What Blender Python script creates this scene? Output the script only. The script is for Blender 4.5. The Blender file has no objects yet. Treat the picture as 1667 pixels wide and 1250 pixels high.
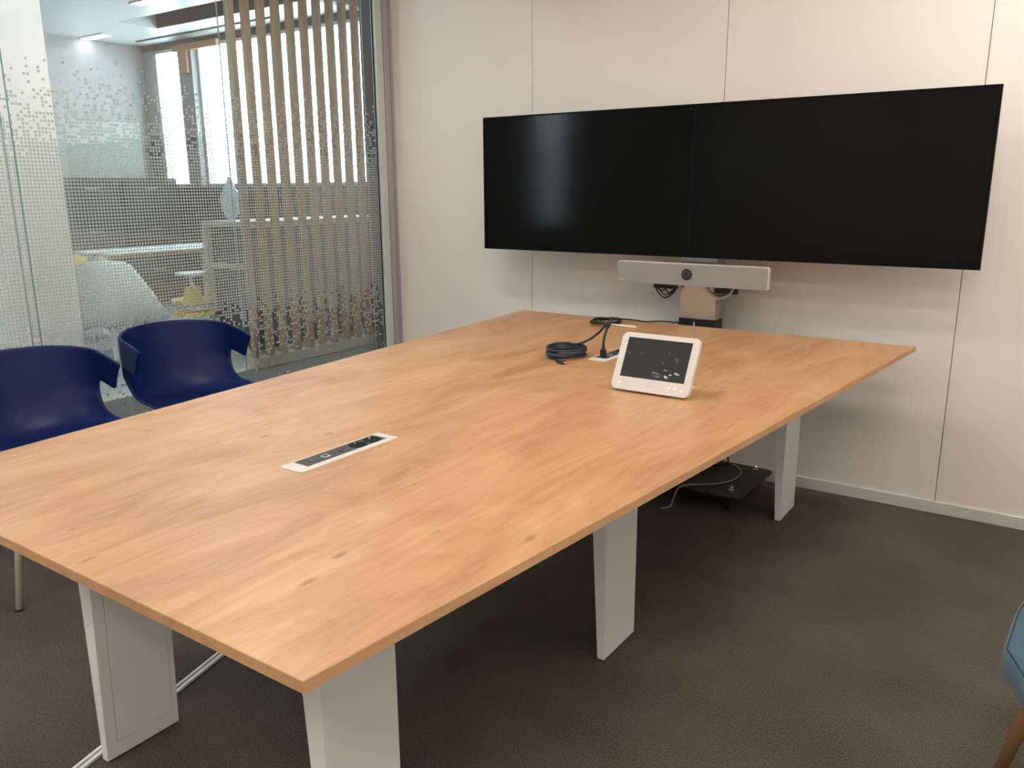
import bpy, bmesh, math, random
from mathutils import Vector, Matrix, Quaternion
random.seed(7)
PI = math.pi
S = bpy.context.scene
COL = S.collection

# ------------------------------------------------------------------ camera
cam_data = bpy.data.cameras.new('camera')
cam_data.sensor_width = 36.0
cam_data.lens = 1333.55 / 1667 * 36.0
cam_data.clip_start = 0.02
cam = bpy.data.objects.new('camera', cam_data)
COL.objects.link(cam)
YAW, PITCH, ROLL = 0.6058, -0.2355, -0.0066
F = Vector((-math.sin(YAW) * math.cos(PITCH), math.cos(YAW) * math.cos(PITCH), math.sin(PITCH)))
R0 = Vector((math.cos(YAW), math.sin(YAW), 0))
U0 = R0.cross(F)
R = R0 * math.cos(ROLL) + U0 * math.sin(ROLL)
U = -R0 * math.sin(ROLL) + U0 * math.cos(ROLL)
m = Matrix(((R.x, U.x, -F.x, 3.3237), (R.y, U.y, -F.y, -3.6272), (R.z, U.z, -F.z, 1.33), (0, 0, 0, 1)))
cam.matrix_world = m
S.camera = cam

# ------------------------------------------------------------------ sky and exposure
W = bpy.data.worlds.new('world')
S.world = W
W.use_nodes = True
bgn = W.node_tree.nodes['Background']
bgn.inputs['Color'].default_value = (0.80, 0.92, 1.0, 1)
bgn.inputs['Strength'].default_value = 12.0
S.view_settings.view_transform = 'Standard'
S.view_settings.look = 'None'
S.view_settings.exposure = 0.16
S.view_settings.gamma = 1.0
S.view_settings.use_curve_mapping = False
LUM = 22.0          # room luminaires
LUM_OUT = 20.0       # office luminaires

# ------------------------------------------------------------------ materials
def s2l(c):
    return tuple(((x / 255) / 12.92 if x / 255 <= 0.04045 else ((x / 255 + 0.055) / 1.055) ** 2.4) for x in c)

def mat(name, rgb, rough=0.5, metal=0.0, noise=0.0, nscale=20.0, bump=0.0, bscale=200.0, spec=0.5, coat=0.0, sheen=0.0):
    M = bpy.data.materials.new(name)
    M.use_nodes = True
    nt = M.node_tree
    b = nt.nodes['Principled BSDF']
    b.inputs['Base Color'].default_value = (*rgb, 1)
    b.inputs['Roughness'].default_value = rough
    b.inputs['Metallic'].default_value = metal
    b.inputs['Specular IOR Level'].default_value = spec
    b.inputs['Coat Weight'].default_value = coat
    b.inputs['Sheen Weight'].default_value = sheen
    tc = nt.nodes.new('ShaderNodeTexCoord')
    if noise > 0:
        n = nt.nodes.new('ShaderNodeTexNoise')
        n.inputs['Scale'].default_value = nscale
        n.inputs['Detail'].default_value = 5
        mx = nt.nodes.new('ShaderNodeMix')
        mx.data_type = 'RGBA'
        nt.links.new(tc.outputs['Object'], n.inputs['Vector'])
        nt.links.new(n.outputs['Fac'], mx.inputs[0])
        mx.inputs[6].default_value = (*[max(0, c * (1 - noise)) for c in rgb], 1)
        mx.inputs[7].default_value = (*[min(1, c * (1 + noise)) for c in rgb], 1)
        nt.links.new(mx.outputs[2], b.inputs['Base Color'])
    if bump > 0:
        n2 = nt.nodes.new('ShaderNodeTexNoise')
        n2.inputs['Scale'].default_value = bscale
        n2.inputs['Detail'].default_value = 3
        bp = nt.nodes.new('ShaderNodeBump')
        bp.inputs['Strength'].default_value = bump
        bp.inputs['Distance'].default_value = 0.002
        nt.links.new(tc.outputs['Object'], n2.inputs['Vector'])
        nt.links.new(n2.outputs['Fac'], bp.inputs['Height'])
        nt.links.new(bp.outputs['Normal'], b.inputs['Normal'])
    return M

def emis(name, rgb, strength):
    M = bpy.data.materials.new(name)
    M.use_nodes = True
    nt = M.node_tree
    nt.nodes.clear()
    o = nt.nodes.new('ShaderNodeOutputMaterial')
    e = nt.nodes.new('ShaderNodeEmission')
    e.inputs['Color'].default_value = (*rgb, 1)
    e.inputs['Strength'].default_value = strength
    nt.links.new(e.outputs[0], o.inputs['Surface'])
    return M

def wood_mat(name, light, mid, dark, axis='Y', scale=1.0, rough=0.4, planks=True):
    """laminate oak: long grain along an axis, plank print, small knots"""
    M = bpy.data.materials.new(name)
    M.use_nodes = True
    nt = M.node_tree
    N, L = nt.nodes, nt.links
    b = N['Principled BSDF']
    b.inputs['Roughness'].default_value = rough
    b.inputs['Specular IOR Level'].default_value = 0.5
    tc = N.new('ShaderNodeTexCoord')
    def mp(sc, rot=(0, 0, 0), off=(0, 0, 0)):
        q = N.new('ShaderNodeMapping')
        q.inputs['Scale'].default_value = sc
        q.inputs['Location'].default_value = off
        L.new(tc.outputs['Object'], q.inputs['Vector'])
        return q
    if axis == 'Y':
        st = lambda a, l, z=None: (a, l, a if z is None else z)
    elif axis == 'Z':
        st = lambda a, l, z=None: (a, a, l)
    else:
        st = lambda a, l, z=None: (l, a, a if z is None else z)
    def noise(vec, sc, det=4, dist=0.0, rgh=0.55):
        n = N.new('ShaderNodeTexNoise')
        n.inputs['Scale'].default_value = sc
        n.inputs['Detail'].default_value = det
        n.inputs['Distortion'].default_value = dist
        n.inputs['Roughness'].default_value = rgh
        L.new(vec, n.inputs['Vector'])
        return n
    big = noise(mp(st(3.0 * scale, 0.95 * scale)).outputs[0], 1.7, 6, 1.5, 0.62)
    fine = noise(mp(st(16 * scale, 1.5 * scale)).outputs[0], 2.2, 5, 1.6, 0.66)
    hair = noise(mp(st(120 * scale, 4.0 * scale)).outputs[0], 2.0, 3, 0.2, 0.6)
    def math_(op, a, b_, c=None):
        q = N.new('ShaderNodeMath'); q.operation = op
        for i, v in enumerate((a, b_, c)):
            if v is None: continue
            if isinstance(v, (int, float)): q.inputs[i].default_value = v
            else: L.new(v, q.inputs[i])
        return q.outputs[0]
    f = math_('ADD', math_('MULTIPLY', big.outputs['Fac'], 0.62), math_('MULTIPLY', fine.outputs['Fac'], 0.28))
    f = math_('ADD', f, math_('MULTIPLY', hair.outputs['Fac'], 0.10))
    if planks:
        br = N.new('ShaderNodeTexBrick')
        br.offset = 0.37
        br.inputs['Color1'].default_value = (0.40, 0.40, 0.40, 1)
        br.inputs['Color2'].default_value = (0.60, 0.60, 0.60, 1)
        br.inputs['Mortar'].default_value = (0.5, 0.5, 0.5, 1)
        br.inputs['Scale'].default_value = 1.0
        br.inputs['Mortar Size'].default_value = 0.0
        br.inputs['Brick Width'].default_value = 1.15
        br.inputs['Row Height'].default_value = 0.205
        q = N.new('ShaderNodeMapping')
        q.inputs['Rotation'].default_value = (0, 0, PI / 2)
        q.inputs['Location'].default_value = (0.31, 0.07, 0)
        L.new(tc.outputs['Object'], q.inputs['Vector'])
        L.new(q.outputs[0], br.inputs['Vector'])
        f = math_('ADD', f, math_('MULTIPLY', math_('SUBTRACT', br.outputs['Color'], 0.5), 0.30))
    cr = N.new('ShaderNodeValToRGB')
    e = cr.color_ramp.elements
    e[0].position = 0.33; e[0].color = (*dark, 1)
    e[1].position = 0.64; e[1].color = (*light, 1)
    k = e.new(0.48); k.color = (*mid, 1)
    L.new(f, cr.inputs['Fac'])
    # knots
    vo = N.new('ShaderNodeTexVoronoi')
    vo.voronoi_dimensions = '2D'
    vo.inputs['Scale'].default_value = 1.0
    vo.inputs['Randomness'].default_value = 1.0
    L.new(mp(st(6.5 * scale, 3.0 * scale, 1.0)).outputs[0], vo.inputs['Vector'])
    kn = N.new('ShaderNodeMapRange')
    kn.inputs['From Min'].default_value = 0.018
    kn.inputs['From Max'].default_value = 0.070
    kn.inputs['To Min'].default_value = 0.60
    kn.inputs['To Max'].default_value = 0.0
    L.new(vo.outputs['Distance'], kn.inputs['Value'])
    knz = math_('MULTIPLY', kn.outputs[0], math_('GREATER_THAN', big.outputs['Fac'], 0.535))
    mx = N.new('ShaderNodeMix'); mx.data_type = 'RGBA'
    L.new(knz, mx.inputs[0])
    L.new(cr.outputs['Color'], mx.inputs[6])
    mx.inputs[7].default_value = (*[c * 0.45 for c in dark], 1)
    L.new(mx.outputs[2], b.inputs['Base Color'])
    bp = N.new('ShaderNodeBump')
    bp.inputs['Strength'].default_value = 0.12
    bp.inputs['Distance'].default_value = 0.0006
    L.new(hair.outputs['Fac'], bp.inputs['Height'])
    L.new(bp.outputs['Normal'], b.inputs['Normal'])
    return M

def schlick(nt, f0=0.05):
    N, L = nt.nodes, nt.links
    g = N.new('ShaderNodeNewGeometry')
    d = N.new('ShaderNodeVectorMath'); d.operation = 'DOT_PRODUCT'
    L.new(g.outputs['Normal'], d.inputs[0]); L.new(g.outputs['Incoming'], d.inputs[1])
    a = N.new('ShaderNodeMath'); a.operation = 'ABSOLUTE'; L.new(d.outputs['Value'], a.inputs[0])
    s = N.new('ShaderNodeMath'); s.operation = 'SUBTRACT'; s.inputs[0].default_value = 1.0; L.new(a.outputs[0], s.inputs[1])
    p = N.new('ShaderNodeMath'); p.operation = 'POWER'; L.new(s.outputs[0], p.inputs[0]); p.inputs[1].default_value = 5.0
    q = N.new('ShaderNodeMath'); q.operation = 'MULTIPLY_ADD'; L.new(p.outputs[0], q.inputs[0])
    q.inputs[1].default_value = 1 - f0; q.inputs[2].default_value = f0
    return q.outputs[0]

def glass_mat(name, tint, dots=False):
    M = bpy.data.materials.new(name)
    M.use_nodes = True
    nt = M.node_tree
    nt.nodes.clear()
    N, L = nt.nodes, nt.links
    out = N.new('ShaderNodeOutputMaterial')
    tr = N.new('ShaderNodeBsdfTransparent'); tr.inputs['Color'].default_value = (*tint, 1)
    gl = N.new('ShaderNodeBsdfGlossy'); gl.inputs['Roughness'].default_value = 0.0
    gl.inputs['Color'].default_value = (1, 1, 1, 1)
    mx = N.new('ShaderNodeMixShader')
    L.new(schlick(nt), mx.inputs[0]); L.new(tr.outputs[0], mx.inputs[1]); L.new(gl.outputs[0], mx.inputs[2])
    if not dots:
        L.new(mx.outputs[0], out.inputs['Surface'])
        return M
    def mth(op, *a):
        q = N.new('ShaderNodeMath'); q.operation = op
        for i, v in enumerate(a):
            if isinstance(v, (int, float)): q.inputs[i].default_value = v
            else: L.new(v, q.inputs[i])
        return q.outputs[0]
    P = 0.01375
    g = N.new('ShaderNodeNewGeometry')
    sp = N.new('ShaderNodeSeparateXYZ'); L.new(g.outputs['Position'], sp.inputs[0])
    yy = mth('DIVIDE', sp.outputs['Y'], P); zz = mth('DIVIDE', sp.outputs['Z'], P)
    fy = mth('FLOOR', yy); fz = mth('FLOOR', zz)
    dy = mth('SUBTRACT', mth('SUBTRACT', yy, fy), 0.5); dz = mth('SUBTRACT', mth('SUBTRACT', zz, fz), 0.5)
    r2 = mth('ADD', mth('MULTIPLY', dy, dy), mth('MULTIPLY', dz, dz))
    disc = mth('LESS_THAN', r2, 0.41 ** 2)
    cb = N.new('ShaderNodeCombineXYZ'); L.new(fy, cb.inputs[0]); L.new(fz, cb.inputs[1])
    wn = N.new('ShaderNodeTexWhiteNoise'); wn.noise_dimensions = '2D'; L.new(cb.outputs[0], wn.inputs['Vector'])
    nn = N.new('ShaderNodeTexNoise'); nn.inputs['Scale'].default_value = 0.33; nn.inputs['Detail'].default_value = 1
    L.new(cb.outputs[0], nn.inputs['Vector'])
    rnd = mth('ADD', mth('MULTIPLY', wn.outputs['Value'], 0.82), mth('MULTIPLY', mth('SUBTRACT', nn.outputs['Fac'], 0.3), 0.42))
    def ramp(a, b_, p):
        q = N.new('ShaderNodeMapRange')
        q.inputs['From Min'].default_value = a; q.inputs['From Max'].default_value = b_
        L.new(sp.outputs['Z'], q.inputs['Value'])
        return mth('POWER', q.outputs[0], p)
    dens = mth('MINIMUM', ramp(1.90, 1.42, 1.35), ramp(0.34, 0.86, 1.35))
    dens = mth('MULTIPLY', dens, 0.985)
    show = mth('LESS_THAN', rnd, dens)
    fac = mth('MULTIPLY', mth('MULTIPLY', disc, show), 0.86)
    df = N.new('ShaderNodeBsdfDiffuse'); df.inputs['Color'].default_value = (0.52, 0.56, 0.52, 1)
    tl = N.new('ShaderNodeBsdfTranslucent'); tl.inputs['Color'].default_value = (0.40, 0.44, 0.41, 1)
    dm = N.new('ShaderNodeMixShader'); dm.inputs[0].default_value = 0.38
    L.new(df.outputs[0], dm.inputs[1]); L.new(tl.outputs[0], dm.inputs[2])
    fm = N.new('ShaderNodeMixShader'); L.new(fac, fm.inputs[0]); L.new(mx.outputs[0], fm.inputs[1]); L.new(dm.outputs[0], fm.inputs[2])
    L.new(fm.outputs[0], out.inputs['Surface'])
    return M

def carpet_mat(name, c1, c2):
    M = bpy.data.materials.new(name)
    M.use_nodes = True
    nt = M.node_tree
    N, L = nt.nodes, nt.links
    b = N['Principled BSDF']
    b.inputs['Roughness'].default_value = 0.95
    b.inputs['Specular IOR Level'].default_value = 0.15
    tc = N.new('ShaderNodeTexCoord')
    n1 = N.new('ShaderNodeTexNoise'); n1.inputs['Scale'].default_value = 420; n1.inputs['Detail'].default_value = 4
    n2 = N.new('ShaderNodeTexNoise'); n2.inputs['Scale'].default_value = 3; n2.inputs['Detail'].default_value = 4
    mp = N.new('ShaderNodeMapping'); mp.inputs['Scale'].default_value = (1.0, 0.45, 1)
    L.new(tc.outputs['Object'], mp.inputs['Vector'])
    L.new(mp.outputs[0], n1.inputs['Vector']); L.new(tc.outputs['Object'], n2.inputs['Vector'])
    a = N.new('ShaderNodeMath'); a.operation = 'MULTIPLY_ADD'
    L.new(n2.outputs['Fac'], a.inputs[0]); a.inputs[1].default_value = 0.25; L.new(n1.outputs['Fac'], a.inputs[2])
    cr = N.new('ShaderNodeValToRGB')
    cr.color_ramp.elements[0].position = 0.42; cr.color_ramp.elements[0].color = (*c1, 1)
    cr.color_ramp.elements[1].position = 0.80; cr.color_ramp.elements[1].color = (*c2, 1)
    L.new(a.outputs[0], cr.inputs['Fac']); L.new(cr.outputs[0], b.inputs['Base Color'])
    bp = N.new('ShaderNodeBump'); bp.inputs['Strength'].default_value = 0.6; bp.inputs['Distance'].default_value = 0.004
    L.new(n1.outputs['Fac'], bp.inputs['Height']); L.new(bp.outputs['Normal'], b.inputs['Normal'])
    return M

M_wall = mat('wall_laminate', (0.81, 0.755, 0.71), 0.5, noise=0.03, nscale=3, bump=0.05, bscale=400)
M_walljoint = mat('joint_dark', (0.30, 0.28, 0.26), 0.8)  # dark substrate colour showing in the panel joints
M_plain = mat('wall_paint', (0.76, 0.74, 0.71), 0.8, noise=0.03, nscale=5)
M_base = mat('baseboard_white', (0.62, 0.60, 0.57), 0.45)
M_ceil = mat('ceiling_white', (0.82, 0.81, 0.79), 0.9, noise=0.02)
M_carpet = carpet_mat('carpet_brown_grey', (0.036, 0.032, 0.027), (0.150, 0.130, 0.108))
M_outfloor = mat('pale_vinyl_floor', (0.36, 0.38, 0.37), 0.45, noise=0.05, nscale=6)
M_corr = carpet_mat('corridor_carpet', (0.10, 0.10, 0.095), (0.19, 0.185, 0.175))
M_wood = wood_mat('table_oak_laminate', (0.55, 0.325, 0.166), (0.455, 0.243, 0.113), (0.31, 0.150, 0.065), 'Y')
M_woodedge = wood_mat('table_oak_edge', (0.60, 0.35, 0.19), (0.52, 0.29, 0.145), (0.42, 0.22, 0.105), 'Y', 1.0, 0.5, False)
M_legw = mat('leg_white_lacquer', (0.86, 0.86, 0.85), 0.4, noise=0.015)
M_groove = mat('leg_groove', (0.30, 0.30, 0.31), 0.7)
M_alu = mat('anodised_aluminium', (0.55, 0.525, 0.49), 0.45, metal=0.0)
M_steel = mat('brushed_steel', (0.55, 0.53, 0.50), 0.28, metal=1.0, noise=0.06, nscale=60)
M_chrome = mat('chrome', (0.85, 0.85, 0.86), 0.08, metal=1.0)
M_blackp = mat('black_plastic', (0.012, 0.012, 0.013), 0.4)
M_greyp = mat('grey_insert', (0.055, 0.058, 0.062), 0.65, noise=0.05, spec=0.3)
M_socket = mat('socket_black', (0.004, 0.004, 0.005), 0.6, spec=0.15)
M_screen = mat('screen_glass', (0.003, 0.0035, 0.0035), 0.10, spec=0.13, noise=0.0)
M_bezel = mat('screen_bezel', (0.004, 0.004, 0.005), 0.6, spec=0.08)
M_plate = mat('black_powder_coat', (0.007, 0.0075, 0.008), 0.45, noise=0.1, nscale=80)
M_bar = mat('grille_silver', (0.27, 0.26, 0.255), 0.6, bump=0.3, bscale=900)
M_whitep = mat('white_plastic', (0.60, 0.565, 0.54), 0.4)
M_whitep2 = mat('white_plastic_button', (0.78, 0.76, 0.74), 0.2)
M_touch = mat('touch_screen_off', (0.030, 0.032, 0.032), 0.16)
M_navy = mat('navy_polypropylene', (0.004, 0.013, 0.085), 0.40, spec=0.22, noise=0.03, nscale=40, bump=0.05, bscale=700)
M_tube = mat('cream_tube', (0.62, 0.60, 0.54), 0.4)
M_rubber = mat('rubber', (0.02, 0.02, 0.02), 0.8)
M_cord = mat('black_cord', (0.010, 0.011, 0.013), 0.5)
M_blue_cord = mat('dark_blue_cord', (0.018, 0.030, 0.050), 0.45)
M_greycord = mat('grey_cord', (0.35, 0.35, 0.36), 0.5)
M_whitecord = mat('white_cord', (0.6, 0.59, 0.57), 0.5)
M_brass = mat('gold_contact', (0.75, 0.6, 0.25), 0.3, metal=1)
M_teal = mat('teal_upholstery', (0.028, 0.085, 0.125), 0.95, noise=0.3, nscale=16, bump=0.5, bscale=900, sheen=0.25, spec=0.2)
M_tealseam = mat('teal_seam', (0.012, 0.03, 0.05), 0.9)
M_beech = wood_mat('chair_leg_oak', (0.52, 0.27, 0.12), (0.43, 0.21, 0.09), (0.33, 0.15, 0.06), 'Z', 1.0, 0.45, False)
M_slat = wood_mat('slat_oak', (0.40, 0.275, 0.17), (0.34, 0.225, 0.135), (0.26, 0.165, 0.095), 'Z', 1.0, 0.6, False)
M_orange = mat('pine_frame', (0.36, 0.18, 0.085), 0.5, noise=0.1)
M_frame = mat('partition_profile', (0.60, 0.64, 0.62), 0.4, metal=0.2)
M_frame2 = mat('partition_profile_warm', (0.46, 0.43, 0.43), 0.45, metal=0.2)
M_gasket = mat('gasket', (0.02, 0.02, 0.022), 0.7)
M_glass = glass_mat('partition_glass', (0.972, 0.984, 0.978))
M_glassd = glass_mat('partition_glass_printed', (0.972, 0.984, 0.978), True)
M_glassedge = mat('glass_edge', (0.25, 0.42, 0.42), 0.2)
M_darkg = mat('dark_panel_and_shade', (0.035, 0.042, 0.040), 0.7, noise=0.05)  # cabinet fronts, and backlit shade put into the window wall
M_outwall = mat('office_wall', (0.25, 0.262, 0.275), 0.85, noise=0.03)
M_column = mat('column_plaster', (0.90, 0.88, 0.86), 0.85, noise=0.02)
M_outceil = mat('office_ceiling', (0.52, 0.55, 0.56), 0.30, noise=0.02)
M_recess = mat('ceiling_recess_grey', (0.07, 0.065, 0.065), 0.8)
M_greyband = mat('grey_green_band', (0.30, 0.34, 0.33), 0.95, noise=0.1, nscale=30)
M_beige = mat('beige_laminate', (0.50, 0.44, 0.36), 0.6, noise=0.04)
M_yellow = mat('yellow_fabric', (0.66, 0.47, 0.12), 0.85, noise=0.08)
M_paleg = mat('pale_grey_fabric', (0.50, 0.55, 0.55), 0.9, noise=0.05)
M_paleblue = mat('pale_blue_film', (0.55, 0.72, 0.85), 0.25, noise=0.1)
M_ink = mat('logo_print', (0.80, 0.79, 0.78), 0.5)
M_ink2 = mat('logo_print_grey', (0.42, 0.40, 0.38), 0.5)
M_bubble = mat('film_bubble', (0.05, 0.052, 0.052), 0.06)
M_bubble2 = mat('film_bubble_bright', (0.45, 0.46, 0.46), 0.12)
M_lamp = emis('luminaire_diffuser', (1.0, 0.925, 0.83), LUM)
M_lampout = emis('office_luminaire_diffuser', (0.95, 0.98, 1.0), LUM_OUT)
M_lens = mat('lens_glass', (0.01, 0.01, 0.012), 0.05, coat=1.0)

# ------------------------------------------------------------------ helpers
def obj(name, bm, material, parent=None, smooth=False, label=None):
    me = bpy.data.meshes.new(name)
    bmesh.ops.recalc_face_normals(bm, faces=bm.faces)
    bm.to_mesh(me); bm.free()
    mats = material if isinstance(material, (list, tuple)) else [material]
    for mm in mats: me.materials.append(mm)
    if smooth:
        for p in me.polygons: p.use_smooth = True
    o = bpy.data.objects.new(name, me)
    COL.objects.link(o)
    if parent is not None:
        o.parent = parent
        w = world_loc(parent)
        if w.length > 0 and not is_local(parent):
            me.transform(Matrix.Translation(-w))
    if label: o['label'] = label
    return o

def is_local(p):
    while p is not None:
        if p.get('_local'): return True
        p = p.parent
    return False

def world_loc(p):
    v = Vector((0, 0, 0))
    while p is not None:
        v += p.location; p = p.parent
    return v

def thing(name, label, cat, loc=(0, 0, 0), group=None, rz=0.0):
    o = bpy.data.objects.new(name, None)
    o.empty_display_size = 0.1
    COL.objects.link(o)
    o.location = loc; o.rotation_euler = (0, 0, rz)
    o['label'] = label; o['category'] = cat
    if group: o['group'] = group
    return o

def tag(o, label, cat, group=None):
    o['label'] = label; o['category'] = cat
    if group: o['group'] = group
    return o

def struct(name, bm, m_, smooth=False):
    o = obj(name, bm, m_, None, smooth)
    o['kind'] = 'structure'
    return o

def box(bm, lo, hi, bev=0.0, seg=2, rot=None, mi=0):
    lo, hi = Vector(lo), Vector(hi)
    c = (lo + hi) / 2; d = hi - lo
    r = bmesh.ops.create_cube(bm, size=1.0)
    vs = r['verts']
    bmesh.ops.scale(bm, vec=d, verts=vs)
    if bev > 0:
        es = list({e for v in vs for e in v.link_edges})
        rr = bmesh.ops.bevel(bm, geom=es, offset=bev, segments=seg, profile=0.5, affect='EDGES')
        vs = list({v for f in rr['faces'] for v in f.verts} | {v for v in vs if v.is_valid})
    M_ = Matrix.Translation(c)
    if rot is not None: M_ = M_ @ rot.to_4x4()
    bmesh.ops.transform(bm, matrix=M_, verts=vs)
    if mi:
        for f in {f for v in vs for f in v.link_faces}: f.material_index = mi
    return vs

def B(lo, hi, bev=0.0, seg=2, rot=None):
    bm = bmesh.new(); box(bm, lo, hi, bev, seg, rot); return bm

def cyl(bm, a, b, r1, r2=None, n=20, caps=True):
    a, b = Vector(a), Vector(b)
    if r2 is None: r2 = r1
    d = b - a
    q = Vector((0, 0, 1)).rotation_difference(d.normalized()).to_matrix().to_4x4()
    rr = bmesh.ops.create_cone(bm, cap_ends=caps, segments=n, radius1=r1, radius2=r2, depth=d.length)
    bmesh.ops.transform(bm, matrix=Matrix.Translation((a + b) / 2) @ q, verts=rr['verts'])
    return rr['verts']

def catmull(pts, n=8):
    pts = [Vector(p) for p in pts]
    if len(pts) < 3: return pts
    P = [pts[0] * 2 - pts[1]] + pts + [pts[-1] * 2 - pts[-2]]
    out = []
    for i in range(1, len(P) - 2):
        for k in range(n):
            t = k / n
            a, b, c, d = P[i - 1], P[i], P[i + 1], P[i + 2]
            out.append(0.5 * ((2 * b) + (c - a) * t + (2 * a - 5 * b + 4 * c - d) * t * t + (3 * b - a - 3 * c + d) * t ** 3))
    out.append(P[-2])
    return out

def tube(bm, pts, r, n=10, smooth=8, sx=1.0):
    p = catmull(pts, smooth) if smooth else [Vector(q) for q in pts]
    up = Vector((0, 0, 1))
    rings = []
    prev = None
    for i, c in enumerate(p):
        t = (p[min(i + 1, len(p) - 1)] - p[max(i - 1, 0)]).normalized()
        if prev is None:
            a = t.cross(up)
            if a.length < 1e-3: a = t.cross(Vector((1, 0, 0)))
            a.normalize()
        else:
            a = (prev - t * prev.dot(t)).normalized()
        prev = a
        b = t.cross(a)
        rr = r[i * (len(r) - 1) // (len(p) - 1)] if isinstance(r, (list, tuple)) else r
        rings.append([bm.verts.new(c + a * math.cos(2 * PI * k / n) * rr * sx + b * math.sin(2 * PI * k / n) * rr) for k in range(n)])
    for i in range(len(rings) - 1):
        for k in range(n):
            bm.faces.new((rings[i][k], rings[i][(k + 1) % n], rings[i + 1][(k + 1) % n], rings[i + 1][k]))
    bm.faces.new(rings[0][::-1]); bm.faces.new(rings[-1])

def T(pts, r, n=10, smooth=8, sx=1.0):
    bm = bmesh.new(); tube(bm, pts, r, n, smooth, sx); return bm

def prism(bm, poly, z0, z1, bev=0.0, seg=3):
    vb = [bm.verts.new((x, y, z0)) for x, y in poly]
    vt = [bm.verts.new((x, y, z1)) for x, y in poly]
    n = len(poly)
    fb = bm.faces.new(vb[::-1]); ft = bm.faces.new(vt)
    for i in range(n): bm.faces.new((vb[i], vb[(i + 1) % n], vt[(i + 1) % n], vt[i]))
    if bev:
        es = list(ft.edges) + list(fb.edges)
        bmesh.ops.bevel(bm, geom=es, offset=bev, segments=seg, profile=0.5, affect='EDGES')
    return vb + vt

def rrect(x0, y0, x1, y1, r, n=6):
    out = []
    for cx, cy, a0 in ((x1 - r, y1 - r, 0), (x0 + r, y1 - r, 90), (x0 + r, y0 + r, 180), (x1 - r, y0 + r, 270)):
        for k in range(n + 1):
            a = math.radians(a0 + 90 * k / n)
            out.append((cx + r * math.cos(a), cy + r * math.sin(a)))
    return out

def text_mesh(body, size, depth=0.0003):
    cu = bpy.data.curves.new('lettering', 'FONT')
    cu.body = body; cu.size = size; cu.extrude = depth
    cu.align_x = 'CENTER'; cu.align_y = 'CENTER'
    o = bpy.data.objects.new('lettering', cu)
    COL.objects.link(o)
    dg = bpy.context.evaluated_depsgraph_get()
    me = bpy.data.meshes.new_from_object(o.evaluated_get(dg))
    bm = bmesh.new(); bm.from_mesh(me)
    bpy.data.objects.remove(o); bpy.data.meshes.remove(me); bpy.data.curves.remove(cu)
    return bm

# ================================================================== THE ROOM
RX, RY, RH = 4.12, -5.40, 2.70       # right wall, near wall, ceiling height
OH = 3.0                              # office ceiling height
WY = 2.5                              # office window wall
LX = -6.3                             # office far left wall

fl = struct('floor', B((-0.16, RY - 0.1, -0.10), (RX + 0.1, 0.1, 0.0)), M_carpet)

# back wall: substrate and laminate panels one metre wide
wb = struct('wall_back', B((0.0, 0.012, 0.0), (RX + 0.1, 0.12, RH)), M_walljoint)
edges = [0.012, 0.9453, 1.9475, 2.9451, 3.943, RX]
for i in range(len(edges) - 1):
    obj('wall_panel', B((edges[i] + 0.0014, -0.0005, 0.02), (edges[i + 1] - 0.0014, 0.0125, RH), 0.0012, 1), M_wall, wb)
struct('wall_right', B((RX, RY, 0.0), (RX + 0.1, 0.12, RH)), M_plain)
struct('wall_near', B((-0.16, RY - 0.1, 0.0), (RX + 0.1, RY, RH)), M_plain)
struct('ceiling', B((-0.12, RY - 0.1, RH), (RX + 0.1, 0.12, RH + 0.1)), M_ceil)
struct('baseboard_back', B((0.0, -0.011, 0.0), (RX, 0.0, 0.052), 0.002, 1), M_base)
struct('baseboard_right', B((RX - 0.011, RY, 0.0), (RX, -0.011, 0.052), 0.002, 1), M_base)
struct('baseboard_near', B((0.0, RY, 0.0), (RX - 0.011, RY + 0.011, 0.052), 0.002, 1), M_base)

# glass partition on the left: double glazed, one-metre bays
wl = struct('wall_left', B((-0.095, RY, 0.0), (0.02, -0.075, 0.06), 0.002, 1), M_frame)
obj('head_rail', B((-0.095, RY, RH - 0.05), (0.02, -0.075, RH), 0.002, 1), M_frame, wl)
obj('end_profile', B((-0.095, -0.135, 0.06), (0.018, -0.078, RH - 0.05), 0.002, 1), M_frame, wl)
obj('gasket', B((-0.095, -0.078, 0.0), (0.012, -0.070, RH), 0), M_gasket, wl)
obj('gasket', B((-0.090, -0.141, 0.06), (0.004, -0.135, RH - 0.05), 0), M_gasket, wl)
joints = [-0.141, -1.072, -2.072, -3.072, -4.072, RY]
def pane(x0, x1, ya, yb, printed):
    bm = bmesh.new()
    box(bm, (x0, yb + 0.0015, 0.055), (x1, ya - 0.0015, RH - 0.045))
    bm.faces.ensure_lookup_table()
    for f in bm.faces:
        n = f.normal
        f.normal_update()
        if abs(f.normal.x) > 0.9:
            f.material_index = 1 if (f.normal.x > 0 and printed) else 0
        else:
            f.material_index = 2
    return obj('glass_pane', bm, [M_glass, M_glassd, M_glassedge], wl)
for i in range(len(joints) - 1):
    pane(-0.006, 0.0, joints[i], joints[i + 1], True)
    pane(-0.076, -0.070, joints[i], joints[i + 1], False)
t1 = struct('trim_1', B((-0.10, -0.070, 0.0), (0.010, -0.026, RH), 0.002, 1), M_frame2)
obj('inner_profile', B((-0.09, -0.026, 0.0), (0.004, -0.0005, RH), 0.001, 1), M_frame2, t1)
obj('bead', B((0.002, -0.012, 0.0), (0.014, 0.0, RH), 0.001, 1), M_frame2, t1)

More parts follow.
